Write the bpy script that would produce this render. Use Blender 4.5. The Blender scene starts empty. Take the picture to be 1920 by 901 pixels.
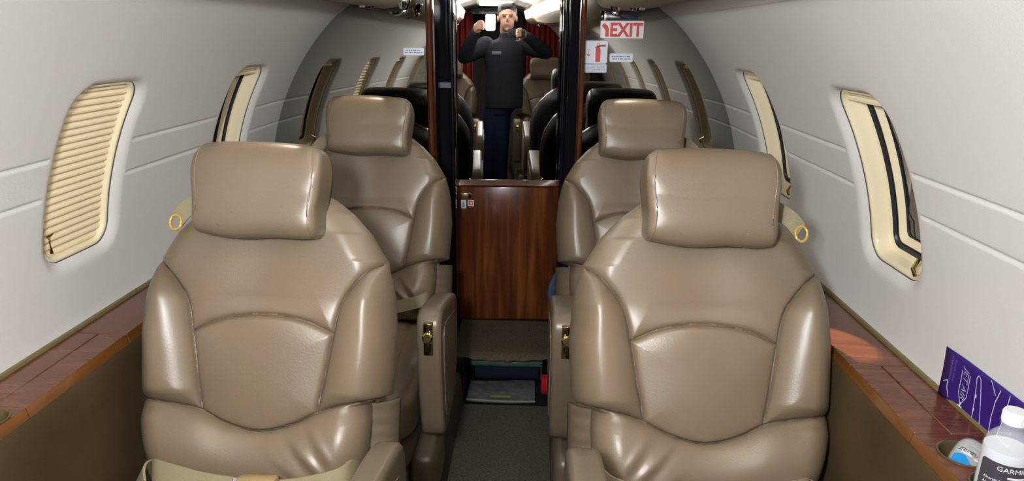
import bpy, bmesh, math, random
import numpy as np
from mathutils import Vector, Matrix
from mathutils.geometry import delaunay_2d_cdt
random.seed(3)
rng = np.random.default_rng(5)
S = bpy.context.scene
COL = S.collection
R = math.radians
PI = math.pi

# ------------------------------------------------------------------ materials
def mat(name, col=(.5, .5, .5), rough=.5, metal=0., spec=.5, **kw):
    m = bpy.data.materials.new(name); m.use_nodes = True
    b = m.node_tree.nodes['Principled BSDF']
    b.inputs['Base Color'].default_value = (*col, 1)
    b.inputs['Roughness'].default_value = rough
    b.inputs['Metallic'].default_value = metal
    b.inputs['Specular IOR Level'].default_value = spec
    for k, v in kw.items():
        b.inputs[k.replace('_', ' ')].default_value = v
    return m
def nodes(m): return m.node_tree.nodes, m.node_tree.links, m.node_tree.nodes['Principled BSDF']
def add_bump(m, scale, strength, dist=.002, detail=4, kind='noise', stretch=None):
    n, l, b = nodes(m)
    tc = n.new('ShaderNodeTexCoord'); t = n.new('ShaderNodeTexNoise') if kind == 'noise' else n.new('ShaderNodeTexVoronoi')
    t.inputs['Scale'].default_value = scale
    if kind == 'noise': t.inputs['Detail'].default_value = detail
    src = tc.outputs['Object']
    if stretch:
        mp = n.new('ShaderNodeMapping'); mp.inputs['Scale'].default_value = stretch
        l.new(src, mp.inputs['Vector']); src = mp.outputs['Vector']
    l.new(src, t.inputs['Vector'])
    bp = n.new('ShaderNodeBump'); bp.inputs['Strength'].default_value = strength; bp.inputs['Distance'].default_value = dist
    l.new(t.outputs[0] if kind == 'noise' else t.outputs['Distance'], bp.inputs['Height']); l.new(bp.outputs['Normal'], b.inputs['Normal'])
    return m
def add_ramp(m, scale, stops, detail=5, stretch=None, distortion=0.):
    n, l, b = nodes(m)
    tc = n.new('ShaderNodeTexCoord'); t = n.new('ShaderNodeTexNoise'); t.inputs['Scale'].default_value = scale
    t.inputs['Detail'].default_value = detail; t.inputs['Distortion'].default_value = distortion
    src = tc.outputs['Object']
    if stretch:
        mp = n.new('ShaderNodeMapping'); mp.inputs['Scale'].default_value = stretch
        l.new(src, mp.inputs['Vector']); src = mp.outputs['Vector']
    l.new(src, t.inputs['Vector'])
    r = n.new('ShaderNodeValToRGB'); el = r.color_ramp.elements
    while len(el) < len(stops): el.new(.5)
    for e, (p, c) in zip(el, stops): e.position = p; e.color = (*c, 1)
    l.new(t.outputs[0], r.inputs[0]); l.new(r.outputs[0], b.inputs['Base Color'])
    return m
def emis(name, col, st):
    m = bpy.data.materials.new(name); m.use_nodes = True
    b = m.node_tree.nodes['Principled BSDF']
    b.inputs['Base Color'].default_value = (*col, 1)
    b.inputs['Emission Color'].default_value = (*col, 1); b.inputs['Emission Strength'].default_value = st
    return m

LEATHER = add_bump(add_ramp(mat('tan_leather', rough=.37, spec=.62), 6, [(.3, (.146, .106, .068)), (.7, (.168, .124, .081))], 3), 260, .22, .0012, 3)
SEAM_SHADE = mat('seam_crease_shade', (.050, .034, .020), .6)  # dark colour standing in for the shade inside the leather creases
LEATHER_D = add_bump(mat('taupe_arm_leather', (.124, .095, .062), .34, 0, .5), 240, .2, .001, 3)
CHARCOAL = add_bump(mat('charcoal_leather', (.016, .016, .018), .36, 0, .5), 240, .2, .001, 3)
WALLM = add_bump(add_ramp(mat('cabin_wall_vinyl', rough=.72, spec=.22), 2.2, [(.3, (.60, .588, .565)), (.7, (.63, .617, .595))], 2), 420, .35, .0015, 3)
HEADLINER = add_bump(mat('headliner_fabric', (.62, .60, .55), .9, 0, .1), 380, .3, .0015)
SOFFIT = add_bump(mat('overhead_panel_tan', (.36, .29, .19), .6, 0, .25), 300, .2, .001)
CREAM = mat('cream_plastic', (.78, .68, .47), .10, 0, .6)
SHADE = mat('pleated_shade', (.80, .68, .45), .65, 0, .25)
RUBBER = mat('black_rubber', (.012, .012, .015), .4)
PANE = mat('window_pane', (.014, .016, .026), .02, 0, .7)
GASKET = mat('olive_gasket', (.16, .13, .06), .6)
def wood(name, stops, scale, stretch, rough=.16, coat=.35):
    m = add_ramp(mat(name, rough=rough, spec=.5, Coat_Weight=coat, Coat_Roughness=.04), scale, stops, 6, stretch, .6)
    return m
WOOD_TOP = wood('ledge_veneer', [(.25, (.070, .018, .008)), (.5, (.115, .033, .012)), (.75, (.165, .053, .019))], 6, (1.6, 11, 1), .22, .2)
WOOD_EDGE = wood('ledge_edge_wood', [(.3, (.115, .041, .008)), (.7, (.165, .061, .013))], 6, (1, 1.2, 9), .15)
WOOD_DOOR = wood('door_mahogany', [(.3, (.055, .013, .005)), (.5, (.11, .03, .009)), (.68, (.20, .065, .018))], 4, (7, 7, .45), .18, .35)
WOOD_TRIM = wood('mahogany_post', [(.3, (.035, .009, .004)), (.7, (.10, .028, .010))], 5, (4, 4, .6), .1)
WOOD_DARK = wood('dark_cabinet_wood', [(.3, (.016, .006, .004)), (.7, (.05, .016, .009))], 5, (5, 5, .5), .2)
LACQ = mat('black_lacquer', (.009, .008, .011), .06, 0, .6)
SUEDE = add_bump(add_ramp(mat('brown_side_suede', rough=.75, spec=.15), 5, [(.3, (.046, .030, .013)), (.7, (.078, .053, .025))], 5), 300, .3, .001)
CARPET = add_bump(add_ramp(mat('grey_brown_carpet', rough=.95, spec=.08), 160, [(.3, (.062, .055, .042)), (.7, (.135, .122, .097))], 3), 420, .9, .004)
CARPET2 = add_bump(add_ramp(mat('brown_step_carpet', rough=.95, spec=.08), 160, [(.3, (.07, .053, .035)), (.7, (.14, .108, .075))], 3), 420, .9, .004)
MIRROR = mat('smoked_mirror', (.37, .36, .335), .0, 1.0)
MIRROR_C = mat('door_mirror', (.62, .61, .60), .0, 1.0)
BRASS = mat('brass', (.62, .47, .20), .16, 1.0)
CHROME = mat('chrome', (.75, .75, .78), .06, 1.0)
BLACK = mat('black_plastic', (.012, .012, .013), .35)
BELT = add_bump(mat('khaki_webbing', (.27, .23, .14), .55, 0, .3), 300, .5, .002, 2, stretch=(1, 6, 1))
BELT2 = mat('belt_buckle_tan', (.30, .215, .10), .4)
LOOP = mat('brass_yellow_loop', (.55, .36, .10), .35, .3)
WHITE = mat('white_plastic', (.80, .81, .83), .4)
STICK = mat('sticker_white', (.62, .66, .74), .5)
RED = mat('sign_red', (.55, .035, .03), .5)
BLUEINK = mat('blue_ink', (.10, .14, .30), .5)
GREENINK = mat('green_ink', (.03, .16, .11), .5)
DKBOX = mat('dark_blue_box', (.014, .018, .035), .3)
CURTAIN = add_bump(mat('red_curtain', (.20, .022, .02), .85, 0, .15), 200, .3, .001)
JACKET = add_bump(mat('navy_jacket', (.010, .012, .020), .75, 0, .2), 200, .3, .002)
JEANS = add_bump(mat('dark_blue_jeans', (.008, .014, .04), .8, 0, .15), 300, .3, .001)
SKIN = mat('skin', (.34, .18, .125), .5)
HAIR = add_bump(mat('dark_hair', (.012, .010, .009), .55), 150, .8, .004, stretch=(1, 1, .2))

# ------------------------------------------------------------------ object helpers
def link(o, parent=None):
    COL.objects.link(o)
    if parent: o.parent = parent
    return o
def thing(name, label, cat, loc=(0, 0, 0), rot=(0, 0, 0), group=None):
    o = bpy.data.objects.new(name, None); o.empty_display_size = .05
    link(o); o.location = loc; o.rotation_euler = rot
    o['label'] = label; o['category'] = cat
    if group: o['group'] = group
    return o
def tag(o, label, cat, group=None):
    o['label'] = label; o['category'] = cat
    if group: o['group'] = group
    return o
def struct(o): o['kind'] = 'structure'; return o
def mesh(name, v, f, mats, parent=None, smooth=True, mi=None, loc=None, rot=None):
    me = bpy.data.meshes.new(name); me.from_pydata([tuple(map(float, p)) for p in v], [], [tuple(int(i) for i in q) for q in f])
    if not isinstance(mats, (list, tuple)): mats = [mats]
    for m in mats: me.materials.append(m)
    if mi is not None:
        me.polygons.foreach_set('material_index', [int(i) for i in mi])
    me.polygons.foreach_set('use_smooth', [smooth] * len(me.polygons))
    me.update()
    o = bpy.data.objects.new(name, me); link(o, parent)
    if loc: o.location = loc
    if rot: o.rotation_euler = rot
    return o
def from_bm(name, bm, mats, parent=None, smooth=True, loc=None, rot=None, auto=None):
    me = bpy.data.meshes.new(name); bmesh.ops.recalc_face_normals(bm, faces=bm.faces[:]) if auto is None else None
    bm.to_mesh(me); bm.free()
    if not isinstance(mats, (list, tuple)): mats = [mats]
    for m in mats: me.materials.append(m)
    me.polygons.foreach_set('use_smooth', [smooth] * len(me.polygons))
    if smooth and hasattr(me, 'set_sharp_from_angle'): me.set_sharp_from_angle(angle=R(40))
    o = bpy.data.objects.new(name, me); link(o, parent)
    if loc: o.location = loc
    if rot: o.rotation_euler = rot
    return o
class MB:
    """collects simple solids in one mesh"""
    def __init__(s): s.bm = bmesh.new()
    def _mi(s, faces, mi):
        for f in faces: f.material_index = mi
    def merge(s, b, mi=0, M=None):
        if M is not None: b.transform(M)
        for f in b.faces: f.material_index = mi if mi is not None else f.material_index
        tmp = bpy.data.meshes.new('t'); b.to_mesh(tmp); b.free(); s.bm.from_mesh(tmp); bpy.data.meshes.remove(tmp)
        return s
    def box(s, lo, hi, bev=0., mi=0, M=None, seg=2):
        b = bmesh.new(); bmesh.ops.create_cube(b, size=1)
        lo, hi = Vector(lo), Vector(hi); d = hi - lo
        for v in b.verts: v.co = Vector((lo[i] + (v.co[i] + .5) * d[i] for i in range(3)))
        if bev: bmesh.ops.bevel(b, geom=b.edges[:], offset=bev, segments=seg, profile=.5, affect='EDGES')
        return s.merge(b, mi, M)
    def prism(s, prof, a0, a1, axis='x', bev=0., mi=0, M=None, seg=3):
        b = bmesh.new()
        def P(p, a): return {'x': (a, p[0], p[1]), 'y': (p[0], a, p[1]), 'z': (p[0], p[1], a)}[axis]
        v0 = [b.verts.new(P(p, a0)) for p in prof]; v1 = [b.verts.new(P(p, a1)) for p in prof]
        b.faces.new(v0); b.faces.new(v1[::-1]); n = len(prof)
        for i in range(n): b.faces.new((v0[i], v1[i], v1[(i + 1) % n], v0[(i + 1) % n]))
        bmesh.ops.recalc_face_normals(b, faces=b.faces[:])
        if bev:
            caps = [e for e in b.edges if (e.verts[0] in v0 and e.verts[1] in v0) or (e.verts[0] in v1 and e.verts[1] in v1)]
            bmesh.ops.bevel(b, geom=caps, offset=bev, segments=seg, profile=.5, affect='EDGES')
        return s.merge(b, mi, M)
    def tube(s, pts, r, n=10, mi=0, closed=False, M=None):
        pts = [Vector(p) for p in pts]; m = len(pts); b = bmesh.new(); rings = []
        rr = r if isinstance(r, (list, tuple)) else [r] * m
        up = Vector((0, 0, 1))
        for i, p in enumerate(pts):
            t = (pts[(i + 1) % m] - pts[i - 1]) if closed else (pts[min(i + 1, m - 1)] - pts[max(i - 1, 0)])
            t.normalize(); a = t.cross(up)
            if a.length < 1e-3: a = t.cross(Vector((1, 0, 0)))
            a.normalize(); c = t.cross(a)
            rings.append([b.verts.new(p + rr[i] * (a * math.cos(2 * PI * k / n) + c * math.sin(2 * PI * k / n))) for k in range(n)])
        for i in range(m if closed else m - 1):
            A, B = rings[i], rings[(i + 1) % m]
            for k in range(n): b.faces.new((A[k], A[(k + 1) % n], B[(k + 1) % n], B[k]))
        if not closed: b.faces.new(rings[0][::-1]); b.faces.new(rings[-1])
        return s.merge(b, mi, M)
    def lathe(s, prof, n=32, mi=0, M=None, cap=True):
        b = bmesh.new(); rings = []
        for r, z in prof:
            rings.append([b.verts.new((max(r, 1e-4) * math.cos(2 * PI * k / n), max(r, 1e-4) * math.sin(2 * PI * k / n), z)) for k in range(n)])
        for A, B in zip(rings, rings[1:]):
            for k in range(n): b.faces.new((A[k], A[(k + 1) % n], B[(k + 1) % n], B[k]))
        if cap: b.faces.new(rings[0][::-1]); b.faces.new(rings[-1])
        return s.merge(b, mi, M)
    def ribbon(s, pts, width, thick=.002, mi=0, M=None):
        """pts: list of (centre, side-vector)"""
        b = bmesh.new(); L = []
        P = [Vector(p) for p, w in pts]; W = [Vector(w).normalized() for p, w in pts]
        for i in range(len(P)):
            t = P[min(i + 1, len(P) - 1)] - P[max(i - 1, 0)]; n = t.cross(W[i]).normalized() * thick
            w = W[i] * width / 2
            L.append([b.verts.new(P[i] - w - n), b.verts.new(P[i] + w - n), b.verts.new(P[i] + w + n), b.verts.new(P[i] - w + n)])
        for A, B in zip(L, L[1:]):
            for k in range(4): b.faces.new((A[k], A[(k + 1) % 4], B[(k + 1) % 4], B[k]))
        b.faces.new(L[0][::-1]); b.faces.new(L[-1])
        return s.merge(b, mi, M)
    def soft(s, c, h, p=5, n=12, mi=0, M=None, fn=None):
        b = bmesh.new(); bmesh.ops.create_cube(b, size=2)
        bmesh.ops.subdivide_edges(b, edges=b.edges[:], cuts=n, use_grid_fill=True)
        for v in b.verts:
            q = np.array(v.co); q = q / (np.abs(q) ** p).sum() ** (1 / p)
            q = q * np.array(h)
            if fn: q = fn(q)
            v.co = Vector(q) + Vector(c)
        return s.merge(b, mi, M)
    def done(s, name, mats, parent=None, smooth=True, loc=None, rot=None): return from_bm(name, s.bm, mats, parent, smooth, loc, rot)
def copy_tree(o, parent=None):
    c = o.copy(); COL.objects.link(c)
    if parent: c.parent = parent
    for ch in o.children: copy_tree(ch, c)
    return c
def text_bm(body, size, extrude=.0003, align='CENTER', shear=0., space=1., offset=0.):
    cu = bpy.data.curves.new('t', 'FONT'); cu.body = body; cu.size = size; cu.extrude = extrude; cu.align_x = align; cu.align_y = 'CENTER'
    cu.shear = shear; cu.offset = offset; cu.resolution_u = 3; cu.space_character = space
    ob = bpy.data.objects.new('t', cu); COL.objects.link(ob)
    dg = bpy.context.evaluated_depsgraph_get(); me = bpy.data.meshes.new_from_object(ob.evaluated_get(dg))
    b = bmesh.new(); b.from_mesh(me); bpy.data.objects.remove(ob); bpy.data.meshes.remove(me); bpy.data.curves.remove(cu)
    return b
def catmull(pts, n=8):
    P = [np.array(p, float) for p in pts]; P = [2 * P[0] - P[1]] + P + [2 * P[-1] - P[-2]]; out = []
    for i in range(1, len(P) - 2):
        for k in range(n):
            t = k / n
            out.append(.5 * ((2 * P[i]) + (-P[i - 1] + P[i + 1]) * t + (2 * P[i - 1] - 5 * P[i] + 4 * P[i + 1] - P[i + 2]) * t * t + (-P[i - 1] + 3 * P[i] - 3 * P[i + 1] + P[i + 2]) * t ** 3))
    out.append(P[-2]); return out
def rrect(hx, hy, r, n=6):
    o = []
    for cx, cy, a0 in ((hx - r, hy - r, 0), (-hx + r, hy - r, 90), (-hx + r, -hy + r, 180), (hx - r, -hy + r, 270)):
        for k in range(n + 1):
            a = R(a0 + 90 * k / n); o.append((cx + r * math.cos(a), cy + r * math.sin(a)))
    return o

# ------------------------------------------------------------------ cabin constants
RC, ZC = .874, .916            # cabin cross-section circle
Y0, Y1 = -2.0, 2.70
LEDGE = .876
S_LED, S_SOF = -.050, .800
WIN_Y = [2.113 - .7125 * k for k in range(5)]
WIN_S, WIN_HS, WIN_HY, WIN_R = .307, .193, .111, .05
GROOVE = (.355, .272)

def rrect_d(hx, hy, r, n=8, step=.014):
    L = rrect(hx, hy, r, n); o = []
    k = n + 1
    for i in range(4):          # corner arcs, with a fixed number of points on each side so rings match
        o += L[i * k:(i + 1) * k]
        a = np.array(L[(i + 1) * k - 1]); b = np.array(L[((i + 1) * k) % (4 * k)]); m = 9 if i % 2 == 0 else 22
        o += [tuple(a + (b - a) * j / m) for j in range(1, m)]
    return o
def sdf_win(s, y):
    best = 9
    for wy in WIN_Y:
        qx = abs(y - wy) - (WIN_HY - WIN_R); qy = abs(s - WIN_S) - (WIN_HS - WIN_R)
        d = math.hypot(max(qx, 0), max(qy, 0)) + min(max(qx, qy), 0) - WIN_R
        best = min(best, d)
    return best
FL = .026
def wall_disp(s, y):
    d = sdf_win(s, y)
    o = 0.
    if d < FL: o += .014 * (1 - max(d, 0) / FL) ** 2
    fade = min(1, max(0, (d - .012) / .03))
    for g in GROOVE:
        a = abs(s - g) / .006
        if a < 1: o += .004 * (1 - a) * fade
    return o
def cyl(s, y, out=0., side=1):
    a = s / RC; r = RC + out
    return (side * r * math.cos(a), y, ZC + r * math.sin(a))
def build_wall():
    V, E = [], []
    def addloop(pts, closed=True):
        i0 = len(V); V.extend(pts); n = len(pts)
        for k in range(n if closed else n - 1): E.append((i0 + k, i0 + (k + 1) % n))
    addloop([(S_LED, Y0), (S_LED, Y1), (S_SOF, Y1), (S_SOF, Y0)])
    for wy in WIN_Y:
        for off in (0, .006, .013, .02, FL, .038, .054):
            addloop([(WIN_S + q[1], wy + q[0]) for q in rrect_d(WIN_HY + off, WIN_HS + off, WIN_R + off)])
    edges = sorted(WIN_Y)
    spans, y = [], Y0 + .02
    for wy in edges:
        spans.append((y, wy - WIN_HY - .030)); y = wy + WIN_HY + .030
    spans.append((y, Y1 - .02))
    for g in GROOVE:
        for off in (-.0095, -.006, -.003, 0, .003, .006, .0095):
            for a, b in spans:
                n = max(2, int((b - a) / .02)); addloop([(g + off, a + (b - a) * k / n) for k in range(n + 1)], False)
    for i in range(1, 20):
        for j in range(1, 100):
            s = S_LED + (S_SOF - S_LED) * i / 20; y = Y0 + (Y1 - Y0) * (j + .37 * (i % 2)) / 100
            if sdf_win(s, y) > .064 and min(abs(s - g) for g in GROOVE) > .014: V.append((s, y))
    vs, es, fs, _, _, _ = delaunay_2d_cdt([Vector(v) for v in V], E, [], 0, 1e-5)
    faces = []
    for f in fs:
        c = sum((vs[i] for i in f), Vector((0, 0))) / len(f)
        if sdf_win(c[0], c[1]) > 0: faces.append(tuple(f))
    return [(v[0], v[1], wall_disp(v[0], v[1])) for v in vs], faces
WV, WF = build_wall()
def wall(side, name):
    f = [q if side < 0 else q[::-1] for q in WF]
    o = mesh(name, [cyl(s, y, d, side) for s, y, d in WV], f, WALLM); return struct(o)
wall(-1, 'wall_left'); wall(1, 'wall_right')

# ------------------------------------------------------------------ windows
def window(side, idx, wy, closed=0., inframe=True):
    root = struct(bpy.data.objects.new('window_%d' % idx, None)); link(root); root.location = cyl(WIN_S, wy, 0, side)
    org = Vector(root.location)
    def rings(spec, mats, name):
        v, f, mi = [], [], []
        N = None
        for k, (inset, out, m) in enumerate(spec):
            L = rrect_d(WIN_HY - inset, WIN_HS - inset, max(WIN_R - inset, .012)); N = len(L)
            v += [Vector(cyl(WIN_S + q[1], wy + q[0], out, side)) - org for q in L]
            if k:
                a, b = (k - 1) * N, k * N
                for i in range(N):
                    q = (a + i, a + (i + 1) % N, b + (i + 1) % N, b + i); f.append(q if side > 0 else q[::-1]); mi.append(m)
        return mesh(name, v, f, mats, root, mi=mi)
    rings([(0, .0139, 0), (.0003, .0162, 0), (.0012, .0162, 0)], [mat('window_seal', (.07, .065, .06), .5)], 'gasket')
    rings([(.0010, .0166, 0), (.003, .0152, 0), (.008, .0165, 0), (.0105, .026, 0), (.013, .046, 0), (.0145, .049, 0), (.022, .050, 0), (.0235, .0515, 0), (.0240, .053, 1), (.0245, .060, 1), (.033, .0605, 1), (.0335, .059, 0), (.036, .060, 0), (.040, .068, 0), (.046, .070, 0), (.048, .078, 1)], [CREAM, RUBBER], 'reveal')
    # pane: slightly domed slab
    L = rrect_d(WIN_HY - .046, WIN_HS - .046, .016)
    v = [Vector(cyl(WIN_S + q[1], wy + q[0], .074, side)) - org for q in L] + [Vector(cyl(WIN_S + q[1], wy + q[0], .080, side)) - org for q in L]
    n = len(L); f = [tuple(range(n)), tuple(range(2 * n - 1, n - 1, -1))] + [(i, i + n, (i + 1) % n + n, (i + 1) % n) for i in range(n)]
    mesh('pane', v, f, PANE, root, smooth=False)
    # pleated shade
    s_top = WIN_S + WIN_HS - .013; s_bot = s_top - (2 * WIN_HS - .022) * (closed if closed else .035)
    npl = max(1, int((s_top - s_bot) / .0155)); hy = WIN_HY - .0125
    v, f = [], []
    nr = 6 * npl
    for k in range(nr + 1):
        s = s_top + (s_bot - s_top) * k / nr; o = .034 - .0085 * abs(math.sin(PI * k / 6)) ** .7
        hh = hy - max(0, .022 - (WIN_S + WIN_HS - .012 - s)) * .8
        for y in (-hh, hh): v.append(Vector(cyl(s, wy + y, o, side)) - org)
    for k in range(nr): f.append((2 * k, 2 * k + 1, 2 * k + 3, 2 * k + 2))
    sh = mesh('pleated_shade', v, f, SHADE, root, smooth=False)
    sd = sh.modifiers.new('thick', 'SOLIDIFY'); sd.thickness = .0012
    b = MB()
    rail = [Vector(cyl(s_bot - .004, wy + t, .030, side)) - org for t in (-hy, hy)]
    b.tube(rail, .0065, 8); b.done('shade_rail', CREAM, root)
    b = MB()
    if closed:
        p = [Vector(cyl(WIN_S - WIN_HS + z, wy + y, o, side)) - org for y, z, o in ((-.052, .062, .030), (-.075, .056, .026), (-.074, .022, .020))]
        b.tube(p, .0035, 8)
    else:
        p = [Vector(cyl(WIN_S - WIN_HS + z, wy + y, o, side)) - org for y, z, o in ((-.075, .045, .022), (-.09, .035, .004), (-.094, .020, .006))]
        b.tube(p, .004, 8)
    b.done('shade_pull', BRASS, root)
    return root
for k, wy in enumerate(WIN_Y):
    window(-1, 2 * k + 1, wy, 1. if k in (1,) else 0.)
    window(1, 2 * k + 2, wy, 0.)

# ------------------------------------------------------------------ floor and plinths
b = MB(); b.box((-.20, Y0, -.03), (.20, 2.58, 0)); struct(b.done('floor', CARPET, smooth=False))
for sd, nm in ((-1, 'trim_1'), (1, 'trim_2')):
    xi = .168 if sd < 0 else .189
    prof = [(sd * xi, -.02), (sd * (xi + .012), .125), (sd * (xi + .024), .138), (sd * .70, .138), (sd * .70, -.02)]
    b = MB(); b.prism(prof, Y0, 2.60, 'y'); struct(b.done(nm, CARPET))
# raised sill before the door: hollow with a sagging carpet flap
b = MB()
b.box((-.27, 2.66, .19), (.27, 3.06, .21)); b.box((-.27, 3.00, -.03), (.27, 3.06, .2)); b.box((-.27, 2.58, -.03), (.27, 3.06, -.002))
b.box((-.27, 2.60, -.03), (-.170, 3.05, .2)); b.box((.188, 2.60, -.03), (.27, 3.05, .2))
struct(b.done('trim_3', RUBBER, smooth=False))
v, f = [], []
NX, NY = 40, 26
for j in range(NY + 1):
    for i in range(NX + 1):
        x = -.215 + .425 * i / NX; t = j / NY
        sag = 1 - ((x + .0) / .19) ** 2
        if t < .82: y = 2.99 - (2.99 - 2.64) * t / .82; z = .2135
        else:
            q = (t - .82) / .18; drop = (.008 + .018 * max(0, sag) + .003 * math.sin(90 * x)) * q
            y = 2.64 - .025 * math.sin(q * PI / 2); z = .2135 - drop - .003 * q
        v.append((x, y, z))
for j in range(NY):
    for i in range(NX): f.append((j * (NX + 1) + i, (j + 1) * (NX + 1) + i, (j + 1) * (NX + 1) + i + 1, j * (NX + 1) + i + 1))
o = mesh('carpet_flap', v, f, CARPET2); sd = o.modifiers.new('t', 'SOLIDIFY'); sd.thickness = .006
tag(o, 'brown carpet piece lying over the sill, its front edge sagging below the wood door', 'carpet')
g = thing('cabin_duct', 'dark blue unit with green bar in the hollow under the carpeted sill', 'duct', (0, 2.80, 0))
b = MB(); b.box((-.150, .0, .008), (.150, .14, .09), .006); b.done('housing', DKBOX, g)
b = MB(); b.box((-.15, -.10, .118), (.165, -.06, .142), .006); b.done('green_bar', mat('green_bar', (.05, .11, .07), .5), g)
b = MB(); b.box((-.115, -.035, .098), (.12, .0, .108), .003); b.done('grey_rail', mat('grey_rail', (.10, .11, .11), .5), g)
for x in (-.15, .155):
    b = MB(); b.box((x, -.10, .128), (x + .01, .02, .134)); b.box((x, 0., .004), (x + .01, .02, .134)); b.done('bracket', BLACK, g)
# rag mat
v, f = [], []
for j in range(17):
    for i in range(33):
        x = -.158 + .292 * i / 32; y = 2.60 + .19 * j / 16
        z = .010 + .004 * math.sin(13 * x + 9 * y) + .003 * math.sin(31 * y) + (.010 * max(0, 1 - j / 4) * math.sin(PI * (i / 32)))
        v.append((x, y - .016 * math.sin(PI * i / 32) * (1 - j / 16), z))
for j in range(16):
    for i in range(32): f.append((j * 33 + i, j * 33 + i + 1, (j + 1) * 33 + i + 1, (j + 1) * 33 + i))
RAG = add_bump(add_ramp(mat('grey_rag', rough=.95, spec=.05), 30, [(.3, (.10, .10, .105)), (.7, (.165, .165, .17))]), 200, .8, .004)
r = thing('floor_rag', 'folded grey cloth with pale hem lying on the aisle carpet before the sill', 'cloth', (0, 0, 0))
o = mesh('cloth', v, f, RAG, r); sd = o.modifiers.new('t', 'SOLIDIFY'); sd.thickness = .007
b = MB(); hem = [Vector(v[i]) + Vector((0, -.003, .004)) for i in range(0, 33)]
b.tube(hem, .005, 6); b.done('hem', mat('pale_hem', (.22, .21, .165), .8), r)
b = MB(); b.box((-.055, 2.598, .026), (.03, 2.612, .0265)); b.done('label_patch', mat('lime_patch', (.25, .30, .03), .6), r)

# ------------------------------------------------------------------ side ledges
def ledge(side):
    lab = 'mahogany side ledge along the %s cabin wall with hinged table lids' % ('left' if side < 0 else 'right')
    r = thing('side_ledge', lab, 'ledge', (side * .8, .6, LEDGE - .03))
    X = lambda x: side * x - side * .8
    def M(): return MB()
    ends = [-1.9, -.6, .3, 1.022, 1.265 if side > 0 else 1.326, 2.485]
    gap = .0012
    def slab(x0, x1, y0, y1, name, m, holes=()):
        bb = M()
        if not holes:
            bb.box((min(X(x0), X(x1)), y0 - .6, .005), (max(X(x0), X(x1)), y1 - .6, .03), .0012, seg=1); return bb.done(name, m, r)
        # plate with round holes (2-D triangulated then extruded)
        P = [(x0, y0), (x1, y0), (x1, y1), (x0, y1)]; E = [(0, 1), (1, 2), (2, 3), (3, 0)]; V = list(P)
        for cx, cy, rr in holes:
            i0 = len(V)
            for k in range(28): V.append((cx + rr * math.cos(2 * PI * k / 28), cy + rr * math.sin(2 * PI * k / 28))); E.append((i0 + k, i0 + (k + 1) % 28))
        vs, es, fs, _, _, _ = delaunay_2d_cdt([Vector(q) for q in V], E, [], 0, 1e-6)
        ff = []
        for q in fs:
            c = sum((vs[i] for i in q), Vector((0, 0))) / len(q)
            if x0 < c[0] < x1 and y0 < c[1] < y1 and all((c - Vector(h[:2])).length > h[2] * .98 for h in holes): ff.append(q if side > 0 else q[::-1])
        o = mesh(name, [(X(q[0]), q[1] - .6, .03) for q in vs], ff, m, r, smooth=False)
        sd = o.modifiers.new('t', 'SOLIDIFY'); sd.thickness = .02; sd.offset = -1
        return o
    cups = [(.797, .962, .034), (.799, .880, .034)] if side > 0 else [(.790, .978, .034), (.790, .890, .034)]
    for y0, y1 in zip(ends, ends[1:]):
        y0 += gap; y1 -= gap
        if abs(y0 - .3 - gap) < 1e-6:
            slab(.752, .8695, y0, y1, 'top_board', WOOD_TOP, cups)
            for cx, cy, rr in cups:
                bb = M(); bb.lathe([(rr + .0028, .0295), (rr + .003, .0318), (rr + .0005, .0325), (rr - .0015, .030), (rr - .002, -.028), (rr - .006, -.032), (0, -.033)], 32, cap=False, M=Matrix.Translation((X(cx), cy - .6, 0)))
                o = bb.done('cup_holder', mat('cup_holder_bronze', (.13, .10, .045), .3, .5), r)
        elif abs(y0 - 1.022 - gap) < 1e-6:
            slab(.752, .8105, y0, y1, 'table_lid', WOOD_TOP); slab(.8125, .8695, y0, y1, 'top_board', WOOD_TOP)
        else: slab(.752, .8695, y0, y1, 'top_board', WOOD_TOP)
        bb = M(); pr = [(X(.7515), .03), (X(.7445), -.004), (X(.7445), -.014), (X(.755), -.014), (X(.755), .028)]
        bb.prism(pr, y0 - .6, y1 - .6, 'y', .0008, seg=1); bb.done('edge_trim', WOOD_EDGE, r)
    bb = M(); bb.prism([(X(.8695), .022), (X(.866), .032), (X(.8675), .037), (X(.8715), .039), (X(.8705), .03)], -2.5, 1.885, 'y'); bb.done('wall_gasket', GASKET, r)
    return r
ledge(-1); ledge(1)
for sd, nm in ((-1, 'wall_side_left'), (1, 'wall_side_right')):
    prof = [(sd * .755, .856), (sd * .746, .856), (sd * .745, .850), (sd * .743, .838), (sd * .744, .822), (sd * .743, .70), (sd * .742, .138), (sd * .76, .138)]
    b = MB(); b.prism(prof, Y0, 2.50, 'y'); struct(b.done(nm, SUEDE))
    
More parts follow.
